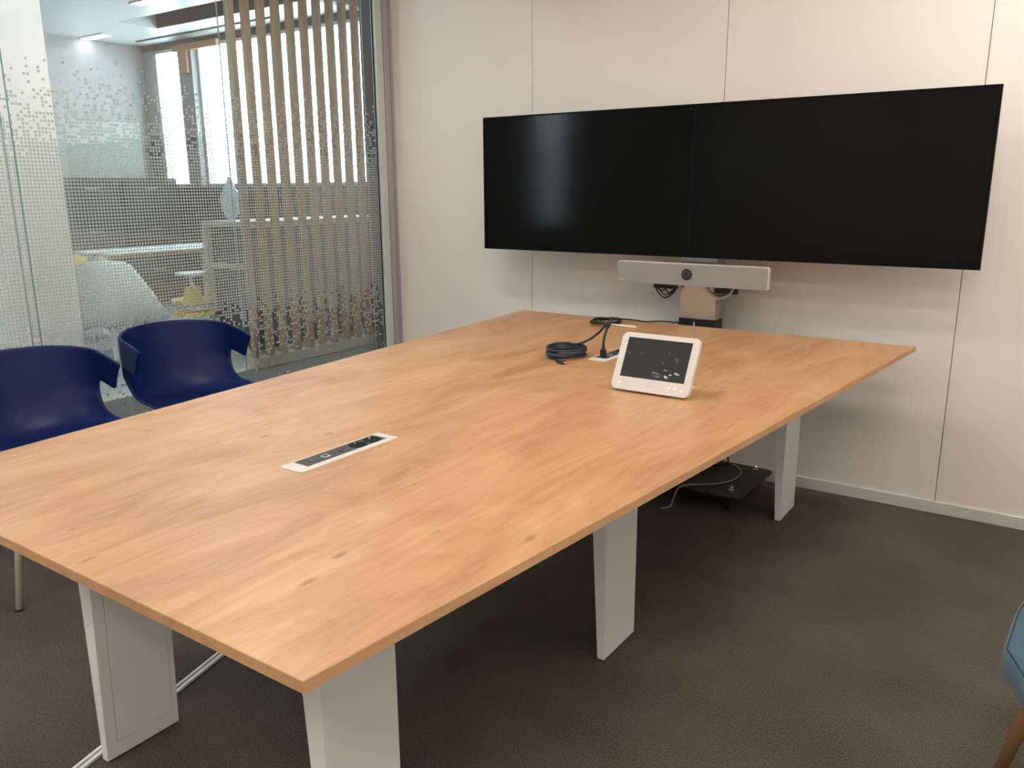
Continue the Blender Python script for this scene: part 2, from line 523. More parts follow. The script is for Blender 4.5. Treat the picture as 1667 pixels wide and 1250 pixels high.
# room luminaires
def luminaire(cx, cy, lx, ly, z, label, m_, group):
    t = thing('ceiling_light', label, 'ceiling light', (cx, cy, z), group)
    bm = bmesh.new()
    w = 0.015
    box(bm, (cx - lx / 2 - w, cy - ly / 2 - w, z - 0.012), (cx - lx / 2, cy + ly / 2 + w, z))
    box(bm, (cx + lx / 2, cy - ly / 2 - w, z - 0.012), (cx + lx / 2 + w, cy + ly / 2 + w, z))
    box(bm, (cx - lx / 2, cy - ly / 2 - w, z - 0.012), (cx + lx / 2, cy - ly / 2, z))
    box(bm, (cx - lx / 2, cy + ly / 2, z - 0.012), (cx + lx / 2, cy + ly / 2 + w, z))
    obj('frame', bm, M_base, t)
    obj('diffuser', B((cx - lx / 2, cy - ly / 2, z - 0.010), (cx + lx / 2, cy + ly / 2, z - 0.002)), m_, t)
    return t
G = 'ceiling lights of the meeting room'
for cx, cy, w_ in ((3.50, -0.85, 'beside the right-hand screen'), (3.50, -2.85, 'over the teal chair'), (3.50, -4.70, 'by the near wall, away from the glass'),
                   (1.45, -1.95, 'over the middle of the table'), (1.35, -4.40, 'by the near wall, on the glass side')):
    luminaire(cx, cy, 1.15, 0.28, RH, 'slim recessed ceiling light ' + w_, M_lamp, G)

# ================================================================== OFFICE BEYOND THE GLASS
struct('floor_office', B((LX - 0.1, -6.1, -0.10), (-1.80, WY + 0.1, -0.002)), M_outfloor)
struct('floor_corridor', B((-1.80, -6.1, -0.10), (-0.16, WY + 0.1, -0.001)), M_corr)
struct('trim_2', B((-1.83, -6.0, -0.002), (-1.745, WY, 0.004)), M_beige)
bm = bmesh.new()
# ceiling with a long recess
ry0, ry1, rx0, rx1 = 1.50, 1.95, -5.10, -1.0
box(bm, (LX - 0.1, -6.1, OH), (-0.12, ry0, OH + 0.3))
box(bm, (LX - 0.1, ry1, OH), (-0.12, WY + 0.1, OH + 0.3))
box(bm, (LX - 0.1, ry0, OH), (rx0, ry1, OH + 0.3))
box(bm, (rx1, ry0, OH), (-0.12, ry1, OH + 0.3))
co = struct('ceiling_office', bm, M_outceil)
obj('recess_top', B((rx0, ry0, OH + 0.18), (rx1, ry1, OH + 0.28)), M_recess, co)
obj('recess_side', B((rx0, ry1 - 0.012, OH + 0.001), (rx1, ry1, OH + 0.18)), M_recess, co)
obj('recess_side', B((rx0, ry0, OH + 0.001), (rx1, ry0 + 0.012, OH + 0.18)), M_recess, co)
obj('curtain_track', B((-6.0, 2.24, OH - 0.012), (-3.6, 2.27, OH)), M_recess, co)
struct('wall_office_left', B((LX - 0.1, -6.1, 0), (LX, WY + 0.1, OH)), M_outwall)
struct('wall_office_end', B((-0.12, 0.0, 0), (-0.02, WY, OH)), M_outwall)
struct('wall_above_partition', B((-0.12, RY - 0.1, RH + 0.1), (0.0, 0.12, OH)), M_outwall)
# south wall with one tall window
bm = bmesh.new()
sx0, sx1, sz0, sz1 = -2.62, -2.12, 0.9, 2.5
box(bm, (LX, -6.1, 0), (sx0, -6.0, OH)); box(bm, (sx1, -6.1, 0), (-0.16, -6.0, OH))
box(bm, (sx0, -6.1, 0), (sx1, -6.0, sz0)); box(bm, (sx0, -6.1, sz1), (sx1, -6.0, OH))
struct('wall_office_near', bm, M_outwall)
bm = bmesh.new()
box(bm, (-0.16, -6.1, 0), (0.0, RY - 0.1, OH))
struct('wall_office_corner', bm, M_outwall)
# window wall
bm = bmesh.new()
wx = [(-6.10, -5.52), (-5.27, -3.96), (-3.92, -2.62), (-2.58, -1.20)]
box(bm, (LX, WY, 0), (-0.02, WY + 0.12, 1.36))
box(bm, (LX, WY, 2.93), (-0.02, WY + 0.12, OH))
struct('wall_office_windows', bm, M_darkg)  # dark colour holds the backlit shade under the office windows
prev = LX
for i, (a, b_) in enumerate(wx):
    struct('wall_office_pier_%d' % (i + 1), B((prev, WY - (0.06 if i == 1 else 0), 1.36), (a, WY + 0.12, 2.93)), M_outwall if i != 1 else M_outwall)
    prev = b_
    bm = bmesh.new()
    f_ = 0.035
    box(bm, (a, WY + 0.02, 1.36), (b_, WY + 0.08, 1.36 + f_)); box(bm, (a, WY + 0.02, 2.93 - f_), (b_, WY + 0.08, 2.93))
    box(bm, (a, WY + 0.02, 1.36), (a + f_, WY + 0.08, 2.93)); box(bm, (b_ - f_, WY + 0.02, 1.36), (b_, WY + 0.08, 2.93))
    w_ = struct('window_%d' % (i + 1), bm, M_frame)
    obj('glass_pane', B((a + f_, WY + 0.045, 1.36 + f_), (b_ - f_, WY + 0.051, 2.93 - f_)), M_glass, w_)
struct('wall_office_pier_5', B((prev, WY, 1.36), (-0.02, WY + 0.12, 2.93)), M_outwall)
obj('wood_casing', B((-5.55, WY - 0.10, 2.86), (-4.75, WY - 0.06, 2.93)), M_orange, bpy.data.objects['wall_office_pier_2'])
obj('wood_casing', B((-5.44, WY - 0.10, 2.62), (-5.30, WY - 0.061, 2.86)), M_orange, bpy.data.objects['wall_office_pier_2'])

# office luminaires
luminaire(-3.7, 1.12, 0.9, 0.10, OH, 'slim linear light on the office ceiling before the dark recess', M_lampout, None)
luminaire(-6.05, 1.80, 0.45, 0.12, OH, 'short linear light on the office ceiling near the grey far wall', M_lampout, None)
luminaire(-3.0, -1.8, 1.2, 0.25, OH, 'linear office ceiling light behind the white column', M_lampout, None)
luminaire(-0.90, -0.6, 0.25, 1.2, OH, 'added corridor light just outside the glass, nearest the slat screen', M_lampout, None)  # unseen corridor lights, added to brighten the white column
luminaire(-0.90, -2.2, 0.25, 1.2, OH, 'added corridor light just outside the glass, brightening the white column', M_lampout, None)
luminaire(-0.90, -3.9, 0.25, 1.2, OH, 'added corridor light just outside the glass, farthest from the slat screen', M_lampout, None)

# column
c = thing('column', 'square white plaster column beyond the glass at the left', 'column', (-1.90, -1.215, 0))
obj('shaft', B((-2.10, -1.415, 0.07), (-1.71, -1.022, OH), 0.004, 1), M_column, c)
obj('skirting', B((-2.125, -1.44, 0.0), (-1.685, -0.995, 0.075), 0.003, 1), M_column, c)

# slat screen: each slat its own part
sc = thing('slat_screen', 'tall screen of vertical oak slats standing beyond the glass', 'screen', (-1.74, 1.0, 0))
for k in range(17):
    y = 0.245 + 0.1335 * k
    obj('slat', B((-1.752, y, 0.085), (-1.70, y + 0.048, 2.74), 0.002, 1), M_slat, sc)
obj('head_beam', B((-1.80, 0.245, 2.74), (-1.695, 2.44, OH), 0.002, 1), M_slat, sc)
obj('base_plinth', B((-1.80, 0.245, 0.004), (-1.70, 2.44, 0.085), 0.002, 1), M_beige, sc)

# low cabinet behind the slats
cb = thing('storage_cabinet', 'low beige cabinet with dark doors behind the oak slats', 'cabinet', (-2.4, 1.2, 0))
bm = bmesh.new()
box(bm, (-2.66, 0.55, 1.04), (-2.10, 2.30, 1.08)); box(bm, (-2.66, 0.55, 0.0), (-2.62, 2.30, 1.04))
box(bm, (-2.62, 2.26, 0.0), (-2.10, 2.30, 1.04)); box(bm, (-2.62, 0.55, 0.0), (-2.10, 2.26, 0.05))
box(bm, (-2.14, 0.55, 0.05), (-2.10, 0.60, 1.04)); box(bm, (-2.62, 0.57, 0.70), (-2.14, 0.60, 0.74))
obj('carcass', bm, M_beige, cb)
for k in range(4):
    y = 0.605 + k * 0.414
    d_ = obj('door', B((-2.115, y, 0.06), (-2.095, y + 0.408, 1.035), 0.002, 1), M_darkg, cb)
    obj('handle', B((-2.095, y + 0.36, 0.60), (-2.080, y + 0.375, 0.75), 0.002, 1), M_alu, d_)
obj('inner_back', B((-2.62, 0.60, 0.05), (-2.14, 0.62, 1.04)), M_darkg, cb)

# pale plastic bag on the cabinet
bm = bmesh.new()
bmesh.ops.create_icosphere(bm, subdivisions=3, radius=0.10)
for v in bm.verts:
    n = random.uniform(0.86, 1.12)
    z = v.co.z
    w = 1.0 - 0.55 * max(0, z / 0.10)
    v.co = Vector((v.co.x * n * w * 0.9, v.co.y * n * w * 0.8, z * 1.7 * n + 0.155)) 
bmesh.ops.translate(bm, vec=(-2.42, 0.68, 1.095), verts=bm.verts)
tag(obj('plastic_bag', bm, M_paleblue), 'crumpled pale blue plastic bag on the low beige cabinet', 'bag')

# stand-in panel for a darker band on the far wall
tag(obj('band_panel', B((LX + 0.002, -0.6, 1.0), (LX + 0.035, 2.35, 2.12), 0.004, 1), M_greyband), 'grey-green stand-in panel for a darker band on the far office wall', 'wall panel')

# dark cabinets along far wall
for k in range(3):
    y = 0.3 + k * 0.72
    t = thing('filing_cabinet', ['dark grey filing cabinet by the far wall, nearest the column', 'dark grey filing cabinet by the far wall, middle of three', 'dark grey filing cabinet by the far wall, nearest the windows'][k], 'cabinet', (-6.0, y + 0.35, 0), 'dark filing cabinets by the far office wall')
    obj('body', B((-6.25, y, 0.0), (-5.78, y + 0.70, 1.46), 0.004, 1), M_darkg, t)
    for q in range(3):
        d_ = obj('drawer', B((-5.78, y + 0.015, 0.04 + q * 0.47), (-5.765, y + 0.685, 0.49 + q * 0.47), 0.002, 1), M_darkg, t)
        obj('handle', B((-5.765, y + 0.28, 0.40 + q * 0.47), (-5.750, y + 0.42, 0.415 + q * 0.47)), M_alu, d_)

# desk with T legs
d = thing('office_desk', 'white office desk with wood edge and T-shaped legs beyond the glass', 'desk', (-4.1, 1.0, 0))
obj('desktop', B((-4.45, 0.33, 0.75), (-3.70, 1.75, 0.78), 0.003, 1), M_paleg, d)
obj('edge_band', B((-3.70, 0.33, 0.75), (-3.692, 1.75, 0.78)), M_orange, d, label='wooden front edge strip')
for y in (0.42, 1.62):
    l_ = obj('leg', B((-4.20, y - 0.03, 0.04), (-4.08, y + 0.03, 0.75), 0.004, 1), M_legw, d)
    obj('foot', B((-4.36, y - 0.035, 0.0), (-3.74, y + 0.035, 0.04), 0.006, 1), M_legw, l_)

# yellow chair and grey chair behind desk
def office_chair(name, label, x, y, rz, m_, s=1.0):
    t = thing(name, label, 'chair', (x, y, 0), None, rz)
    t['_local'] = 1
    obj('seat', B((-0.23, -0.23, 0.40), (0.22, 0.23, 0.46), 0.025, 3), m_, t, True)
    bm = bmesh.new()
    vs = box(bm, (-0.25, -0.22, 0.46), (-0.20, 0.22, 0.70), 0.02, 3)
    for v in vs: v.co.x -= (v.co.z - 0.5) * 0.18
    obj('backrest', bm, m_, t, True)
    bm = bmesh.new(); cyl(bm, (0, 0, 0.08), (0, 0, 0.40), 0.025)
    obj('gas_lift', bm, M_chrome, t)
    for k in range(5):
        a = 2 * PI * k / 5
        l_ = obj('leg', T([(0.02 * math.cos(a), 0.02 * math.sin(a), 0.09), (0.27 * math.cos(a), 0.27 * math.sin(a), 0.06)], 0.016, 8, 0), M_legw, t)
        bm = bmesh.new(); cyl(bm, (0.27 * math.cos(a) - 0.012, 0.27 * math.sin(a), 0.028), (0.27 * math.cos(a) + 0.012, 0.27 * math.sin(a), 0.028), 0.028)
        cc = obj('caster', bm, M_rubber, l_)
    del t['_local']
    return t
office_chair('office_chair', 'yellow office chair tucked behind the white desk', -5.0, 0.95, 0.0, M_yellow)

# pale grey tapered armchair in front of desk
t = thing('lounge_chair', 'pale grey high-sided fabric chair beside the white office desk', 'chair', (-3.25, 0.05, 0))
bm = bmesh.new()
ring_prev = None
for z, hx, hy, ox in ((0.27, 0.33, 0.26, 0.05), (0.31, 0.36, 0.28, 0.05), (0.5, 0.28, 0.25, 0.0), (0.72, 0.16, 0.20, -0.08), (0.75, 0.12, 0.16, -0.09)):
    ring = [bm.verts.new((-3.25 + ox + px_ , 0.05 + py_, z)) for px_, py_ in rrect(-hx, -hy, hx, hy, 0.1, 4)]
    if ring_prev:
        for i in range(len(ring)): bm.faces.new((ring_prev[i], ring_prev[(i + 1) % len(ring)], ring[(i + 1) % len(ring)], ring[i]))
    else: bm.faces.new(ring[::-1])
    ring_prev = ring
bm.faces.new(ring_prev)
obj('body', bm, M_paleg, t, True)
for sx in (-1, 1):
    for sy in (-1, 1):
        obj('foot', B((-3.20 + sx * 0.24 - 0.014, 0.05 + sy * 0.18 - 0.014, 0), (-3.20 + sx * 0.24 + 0.014, 0.05 + sy * 0.18 + 0.014, 0.275)), M_legw, t)

# tiered trolley with yellow trays
t = thing('tiered_trolley', 'small round-topped trolley with two yellow trays beyond the glass', 'trolley', (-2.60, 0.37, 0))
def disc(z0, z1, r): 
    bm = bmesh.new(); cyl(bm, (-2.60, 0.37, z0), (-2.60, 0.37, z1), r, n=32); return bm
obj('top', disc(0.66, 0.68, 0.12), M_legw, t)
obj('tray', disc(0.44, 0.465, 0.17), M_yellow, t); obj('tray', disc(0.34, 0.365, 0.17), M_yellow, t)
obj('post', disc(0.02, 0.66, 0.015), M_legw, t); obj('base', disc(0.0, 0.02, 0.14), M_legw, t)
bm = bmesh.new(); cyl(bm, (-2.60, 0.37, 0.4655), (-2.60, 0.37, 0.555), 0.07, 0.065, n=24)
tag(obj('yellow_pot', bm, M_yellow), 'small yellow pot on the upper tray of the trolley', 'pot')

# ================================================================== MEETING TABLE
TY0, TY1, TC = -3.0387, -0.2856, 1.965
def tw(y): return 0.6346 + (y - TY0) * (0.8873 - 0.6346) / (TY1 - TY0)
TZ, TT = 0.74, 0.019
tbl = thing('meeting_table', 'long oak-topped meeting table with tapered white panel legs', 'table', (1.94, -1.66, 0))
def top_poly(ya, yb):
    bm = bmesh.new()
    p = [(TC - tw(ya), ya), (TC + tw(ya), ya), (TC + tw(yb), yb), (TC - tw(yb), yb)]
    prism(bm, p, TZ - TT, TZ, 0.0010, 1)
    for f in bm.faces: 
        f.normal_update()
        f.material_index = 0 if abs(f.normal.z) > 0.6 else 1
    return bm
YS = -1.675
obj('tabletop', top_poly(TY0, YS - 0.0007), [M_wood, M_woodedge], tbl)
obj('tabletop', top_poly(YS + 0.0007, TY1), [M_wood, M_woodedge], tbl)
# legs: outer face upright, inner face leaning
def leg(side, y0, y1, sh=0.0):
    xo = 2.337 + sh if side > 0 else 1.543 - sh
    bm = bmesh.new()
    ztop = TZ - TT - 0.0
    def xs(z): return 0.022 + (0.062 - 0.022) * z / ztop
    v = []
    for z in (0.004, ztop):
        for y in (y0, y1):
            v.append(bm.verts.new((xo, y, z))); v.append(bm.verts.new((xo - side * xs(z), y, z)))
    b0, b1, b2, b3, t0, t1_, t2, t3 = v
    for q in ((b0, b1, b3, b2), (t0, t2, t3, t1_), (b0, b2, t2, t0), (b1, t1_, t3, b3), (b0, t0, t1_, b1), (b2, b3, t3, t2)): bm.faces.new(q)
    bmesh.ops.bevel(bm, geom=list(bm.edges), offset=0.0012, segments=1, affect='EDGES')
    L_ = obj('leg', bm, M_legw, tbl)
    # removable cable cover on the leaning inner face
    bm = bmesh.new()
    e = -side * 0.0004
    m_ = 0.028
    def q(y, z): return (xo - side * xs(z) + e, y, z)
    def strip(ya, za, yb, zb):
        A = [bm.verts.new(q(ya, za)), bm.verts.new(q(yb, za)), bm.verts.new(q(yb, zb)), bm.verts.new(q(ya, zb))]
        A2 = [bm.verts.new(Vector(a.co) + Vector((-side * 0.0012, 0, 0))) for a in A]
        bm.faces.new(A); bm.faces.new(A2[::-1])
        for i in range(4): bm.faces.new((A[i], A[(i + 1) % 4], A2[(i + 1) % 4], A2[i]))
    strip(y0 + m_, 0.045, y1 - m_ * 0.6, 0.700)
    obj('cable_cover', bm, M_legw, L_)
    bm = bmesh.new()
    g = 0.0011
    for (a_, b_, c_, d_) in ((y0 + m_ - g, 0.045 - g, y0 + m_, 0.700), (y1 - m_ * 0.6, 0.045 - g, y1 - m_ * 0.6 + g, 0.700), (y0 + m_, 0.045 - g, y1 - m_ * 0.6, 0.045)):
        A = [bm.verts.new(q(a_, b_)), bm.verts.new(q(c_, b_)), bm.verts.new(q(c_, d_)), bm.verts.new(q(a_, d_))]
        A2 = [bm.verts.new(Vector(a.co) + Vector((-side * 0.0004, 0, 0))) for a in A]
        bm.faces.new(A); bm.faces.new(A2[::-1])
        for i in range(4): bm.faces.new((A[i], A[(i + 1) % 4], A2[(i + 1) % 4], A2[i]))
    obj('cover_joint', bm, M_groove, L_)
    return L_
for (y0, y1, sh) in ((-2.79, -2.60, 0.0), (-1.748, -1.555, 0.0), (-0.457, -0.262, 0.110)):
    leg(1, y0, y1, sh); leg(-1, y0, y1, sh)
for x in (1.62, 2.22):
    obj('frame_beam', B((x, -2.75, TZ - TT - 0.04), (x + 0.04, -0.30, TZ - TT - 0.0005)), M_legw, tbl)

# ================================================================== POWER MODULES IN THE TABLE
def power_module(cx, y0, y1, label, tilt_plug=False):
    t = thing('power_module', label, 'power outlet', (cx, (y0 + y1) / 2, TZ))
    hw = 0.036
    bm = bmesh.new()
    # chamfered frame: outer rim low, inner rim raised, opening in the middle
    outer = rrect(cx - hw, y0, cx + hw, y1, 0.010, 4)
    mid = rrect(cx - hw + 0.010, y0 + 0.022, cx + hw - 0.010, y1 - 0.022, 0.004, 4)
    inn = rrect(cx - hw + 0.0115, y0 + 0.030, cx + hw - 0.0115, y1 - 0.030, 0.0015, 4)
    rings = []
    for pl, z in ((outer, TZ + 0.0002), (outer, TZ + 0.0015), (mid, TZ + 0.0050), (inn, TZ + 0.0050), (inn, TZ + 0.0005)):
        rings.append([bm.verts.new((x, y, z)) for x, y in pl])
    n = len(outer)
    for a, b_ in zip(rings[:-1], rings[1:]):
        for i in range(n): bm.faces.new((a[i], a[(i + 1) % n], b_[(i + 1) % n], b_[i]))
    obj('bezel', bm, M_alu, t)
    iy0, iy1 = y0 + 0.0305, y1 - 0.0305
    x0, x1 = cx - hw + 0.012, cx + hw - 0.012
    obj('insert', B((x0, iy0, TZ + 0.0003), (x1, iy1, TZ + 0.0036)), M_greyp, t)
    L_ = iy1 - iy0
    zt = TZ + 0.0036
    # two round sockets at the far end
    for k in range(2):
        cy = iy1 - 0.026 - k * 0.048
        bm = bmesh.new()
        r0 = 0.0205
        segs = 28
        rr = [[bm.verts.new((cx + r * math.cos(2 * PI * i / segs), cy + r * math.sin(2 * PI * i / segs), z)) for i in range(segs)] for r, z in ((r0 + 0.0016, zt + 0.0001), (r0 + 0.001, zt + 0.0009), (r0, zt + 0.0009), (r0 - 0.0008, zt + 0.0002))]
        for a, b_ in zip(rr[:-1], rr[1:]):
            for i in range(segs): bm.faces.new((a[i], a[(i + 1) % segs], b_[(i + 1) % segs], b_[i]))
        bm.faces.new(rr[-1])
        s_ = obj('socket', bm, M_socket, t)
        bm = bmesh.new(); cyl(bm, (cx + 0.001, cy - 0.0105, zt), (cx + 0.001, cy - 0.0105, zt + 0.008), 0.0022, 0.0018, 10)
        obj('earth_pin', bm, M_chrome, s_)
        for sx in (-1, 1):
            bm = bmesh.new(); cyl(bm, (cx + sx * 0.0085, cy, zt + 0.0001), (cx + sx * 0.0085, cy, zt + 0.0007), 0.0024, n=10)
            obj('hole', bm, M_greyp, s_)
    # data ports
    py = [iy0 + 0.030, iy0 + 0.072, iy0 + 0.112]
    p_ = obj('port', B((cx - 0.0075, py[0] - 0.004, zt), (cx + 0.0075, py[0] + 0.004, zt + 0.0012)), M_blackp, t)
    obj('contact', B((cx - 0.005, py[0] - 0.0012, zt + 0.0012), (cx + 0.005, py[0] + 0.0012, zt + 0.0016)), M_chrome, p_)
    p_ = obj('port', B((cx - 0.0085, py[1] - 0.0085, zt), (cx + 0.0085, py[1] + 0.0085, zt + 0.0013)), M_alu, t)
    obj('contact', B((cx - 0.0055, py[1] - 0.0060, zt + 0.0013), (cx + 0.0055, py[1] + 0.0045, zt + 0.0018)), M_rubber, p_)
    for sy in (-0.005, 0.005):
        p_ = obj('port', B((cx - 0.0065, py[2] + sy - 0.003, zt), (cx + 0.0065, py[2] + sy + 0.003, zt + 0.0011)), M_blackp, t)
        obj('contact', B((cx - 0.005, py[2] + sy - 0.0009, zt + 0.0011), (cx + 0.005, py[2] + sy + 0.0009, zt + 0.0014)), M_chrome, p_)
    for yy in ((py[0] + py[1]) / 2, (py[1] + py[2]) / 2, py[2] + 0.021):
        obj('divider', B((x0, yy - 0.0003, zt), (x1, yy + 0.0003, zt + 0.0003)), M_blackp, t)
    return t
power_module(1.976, -2.524, -2.216, 'near flush power module with two round sockets, in the oak tabletop')
power_module(1.972, -1.162, -0.860, 'far flush power module with a plug in it, behind the touch panel')

# ================================================================== DISPLAY STAND
st = thing('display_stand', 'brushed steel column stand on a black castered floor plate carrying both screens', 'stand', (1.95, -0.30, 0))
bm = bmesh.new(); prism(bm, rrect(1.61, -0.505, 2.298, -0.075, 0.03), 0.072, 0.080, 0.001, 1)
obj('base_plate', bm, M_plate, st)
obj('column', B((1.866, -0.200, 0.080), (2.031, -0.112, 1.52), 0.002, 1), M_steel, st)
for z in (0.78, 0.84, 0.90, 0.96, 1.02, 1.08):
    for y in (-0.180, -0.135):
        bm = bmesh.new(); cyl(bm, (2.030, y, z - (0.008 if y < -0.15 else 0)), (2.0318, y, z - (0.008 if y < -0.15 else 0)), 0.0032, n=10)
        obj('fixing_hole', bm, M_rubber, st)
obj('dark_reflection_band', B((1.864, -0.202, 0.60), (2.033, -0.110, 0.757), 0.001, 1), M_plate, st)  # dark reflection of the table end in the steel, built as a black band
obj('bracket_rail', B((1.15, -0.225, 1.30), (2.75, -0.203, 1.36), 0.002, 1), M_plate, st)
for x in (1.68, 2.230):
    for y in (-0.120, -0.430):
        bm = bmesh.new(); cyl(bm, (x, y, 0.080), (x, y, 0.087), 0.012, n=6); cyl(bm, (x, y, 0.087), (x, y, 0.095), 0.006, n=12)
        bmesh.ops.create_icosphere(bm, subdivisions=2, radius=0.0075, matrix=Matrix.Translation((x, y, 0.096)))
        obj('bolt', bm, M_chrome, st)
        bm = bmesh.new(); cyl(bm, (x, y, 0.058), (x, y, 0.072), 0.010, n=14)
        box(bm, (x - 0.018, y - 0.014, 0.050), (x + 0.018, y + 0.014, 0.060), 0.002)
        h_ = obj('caster', bm, M_chrome, st)
        bm = bmesh.new(); cyl(bm, (x - 0.012, y - 0.006, 0.025), (x + 0.012, y - 0.006, 0.025), 0.025, n=24)
        obj('wheel', bm, M_rubber, h_)
        bm = bmesh.new(); cyl(bm, (x - 0.015, y - 0.006, 0.025), (x + 0.015, y - 0.006, 0.025), 0.006, n=12)
        obj('axle', bm, M_chrome, h_)

# ------------------------------------------------------------------ screens
def tv(x0, x1, label):
    z0, z1 = 1.0334, 1.6585
    t = thing('wall_display', label, 'screen', ((x0 + x1) / 2, -0.25, z0), 'pair of black conference screens')
    yf = -0.29
    obj('housing', B((x0 + 0.05, -0.262, z0 + 0.05), (x1 - 0.05, -0.226, z1 - 0.05), 0.006, 2), M_blackp, t)
    bm = bmesh.new()
    bz = 0.007
    box(bm, (x0 + 0.0003, yf + 0.001, z0), (x1 - 0.0003, -0.262, z0 + 0.012)); box(bm, (x0 + 0.0003, yf + 0.001, z1 - bz), (x1 - 0.0003, -0.262, z1))
    box(bm, (x0 + 0.0003, yf + 0.001, z0 + bz), (x0 + 0.0003 + bz, -0.262, z1 - bz)); box(bm, (x1 - 0.0003 - bz, yf + 0.001, z0 + bz), (x1 - 0.0003, -0.262, z1 - bz))
    obj('bezel', bm, M_bezel, t)
    obj('screen', B((x0 + 0.0003 + bz, yf + 0.003, z0 + bz), (x1 - 0.0003 - bz, -0.262, z1 - bz)), M_screen, t)
    return t
tv(0.8497, 1.9329, 'left black conference screen mounted side by side above the table end')
tv(1.9329, 3.0293, 'right black conference screen mounted side by side above the table end')

# ------------------------------------------------------------------ video bar
vb = thing('video_bar', 'long silver video conference bar with a round lens below the screens', 'camera bar', (1.953, -0.29, 0.916))
def bar_poly(x0, z0, x1, z1, r, ya, yb, mm, name, bev=0.002, parent=None, nn=5):
    bm = bmesh.new()
    pl = rrect(x0, z0, x1, z1, r, nn)
    prism(bm, pl, ya, yb, bev, 2)
    # prism made in XY/Z -> turn so that its axis is Y
    for v in bm.verts: v.co = Vector((v.co.x, v.co.z, v.co.y))
    return obj(name, bm, mm, parent)
bar_poly(1.612, 0.916, 2.293, 1.010, 0.008, -0.318, -0.300, M_whitep, 'shell', 0.003, vb)
bar_poly(1.66, 0.922, 2.245, 1.004, 0.008, -0.300, -0.248, M_bar, 'rear_body', 0.003, vb)
bar_poly(1.6155, 0.9185, 2.2885, 1.0065, 0.006, -0.3215, -0.310, M_bar, 'grille', 0.001, vb)
bm = bmesh.new(); cyl(bm, (1.944, -0.3255, 0.9645), (1.944, -0.310, 0.9645), 0.0235, n=40)
lr = obj('lens_ring', bm, M_blackp, vb)
bm = bmesh.new(); cyl(bm, (1.944, -0.3275, 0.9645), (1.944, -0.3255, 0.9645), 0.015, 0.017, n=32)
obj('lens_barrel', bm, M_greyp, lr)
bm = bmesh.new(); bmesh.ops.create_uvsphere(bm, u_segments=24, v_segments=12, radius=0.010, matrix=Matrix.Translation((1.944, -0.3245, 0.9645)))
obj('lens', bm, M_lens, lr)
# logo print: bars above lettering
def cisco(parent, cx, y, cz, w, mm, tilt=None, origin=None):
    bm = text_mesh('CISCO', w * 0.40, 0.0002)
    bmesh.ops.translate(bm, vec=(0, -w * 0.16, 0), verts=bm.verts)
    hs = (0.35, 0.6, 1.0, 0.6, 0.35, 0.6, 1.0, 0.6, 0.35)
    for i, h in enumerate(hs):
        x = -w * 0.5 + w * i / 8
        hh = w * 0.20 * h
        box(bm, (x - w * 0.016, w * 0.17 - hh / 2, -0.0002), (x + w * 0.016, w * 0.17 + hh / 2, 0.0002))
    rot = Matrix.Rotation(PI / 2, 4, 'X')
    M_ = Matrix.Translation((cx, y, cz)) @ rot if tilt is None else tilt
    bmesh.ops.transform(bm, matrix=M_, verts=bm.verts)
    return obj('logo_print', bm, mm, parent)
cisco(vb, 1.6335, -0.3218, 0.9295, 0.018, M_ink)
obj('mount', B((1.88, -0.248, 0.93), (2.02, -0.2005, 0.99)), M_plate, vb)

# cables bundled under the bar
def cord(name, pts, r, m_, label, cat='cable', group=None, n=8, sm=8):
    o = obj(name, T(pts, r, n, sm), m_, None, True)
    return tag(o, label, cat, group)
cb1 = thing('cable_bundle', 'looped black cables hanging left of the steel column under the bar', 'cable', (1.80, -0.23, 0.9))
for k, (xa, xb, dz, yy) in enumerate(((1.752, 1.872, 0.070, -0.24), (1.760, 1.868, 0.058, -0.232), (1.79, 1.860, 0.048, -0.226), (1.755, 1.83, 0.040, -0.236))):
    obj('cable', T([(xa, yy, 0.925), (xa + (xb - xa) * 0.18, yy, 0.918 - dz * 0.6), ((xa + xb) / 2, yy - 0.004, 0.918 - dz), (xb - (xb - xa) * 0.15, yy, 0.918 - dz * 0.6), (xb, yy, 0.925)], 0.0032, 8), M_cord, cb1, True)
obj('cable_tie', B((1.755, -0.245, 0.888), (1.865, -0.222, 0.922), 0.004, 2), M_cord, cb1)
cb2 = thing('cable_bundle', 'looped white and grey cables with black adapter right of the steel column', 'cable', (2.07, -0.23, 0.9))
for k, (xa, xb, dz, yy, mm) in enumerate(((1.975, 2.135, 0.058, -0.243, M_whitecord), (1.985, 2.128, 0.050, -0.238, M_greycord), (1.995, 2.120, 0.044, -0.234, M_cord))):
    obj('cable', T([(xa, yy, 0.925), (xa + (xb - xa) * 0.2, yy, 0.918 - dz * 0.7), ((xa + xb) / 2, yy, 0.916 - dz), (xb - (xb - xa) * 0.18, yy, 0.918 - dz * 0.7), (xb, yy, 0.925)], 0.0026, 8), mm, cb2, True)
obj('adapter', B((2.035, -0.235, 0.880), (2.135, -0.212, 0.925), 0.004, 2), M_cord, cb2)
cord('thin_cable', [(2.06, -0.19, 1.05), (2.055, -0.20, 1.025), (2.085, -0.215, 1.005), (2.09, -0.22, 0.99)], 0.0022, M_whitecord, 'short white cable dropping from the right screen to the video bar')

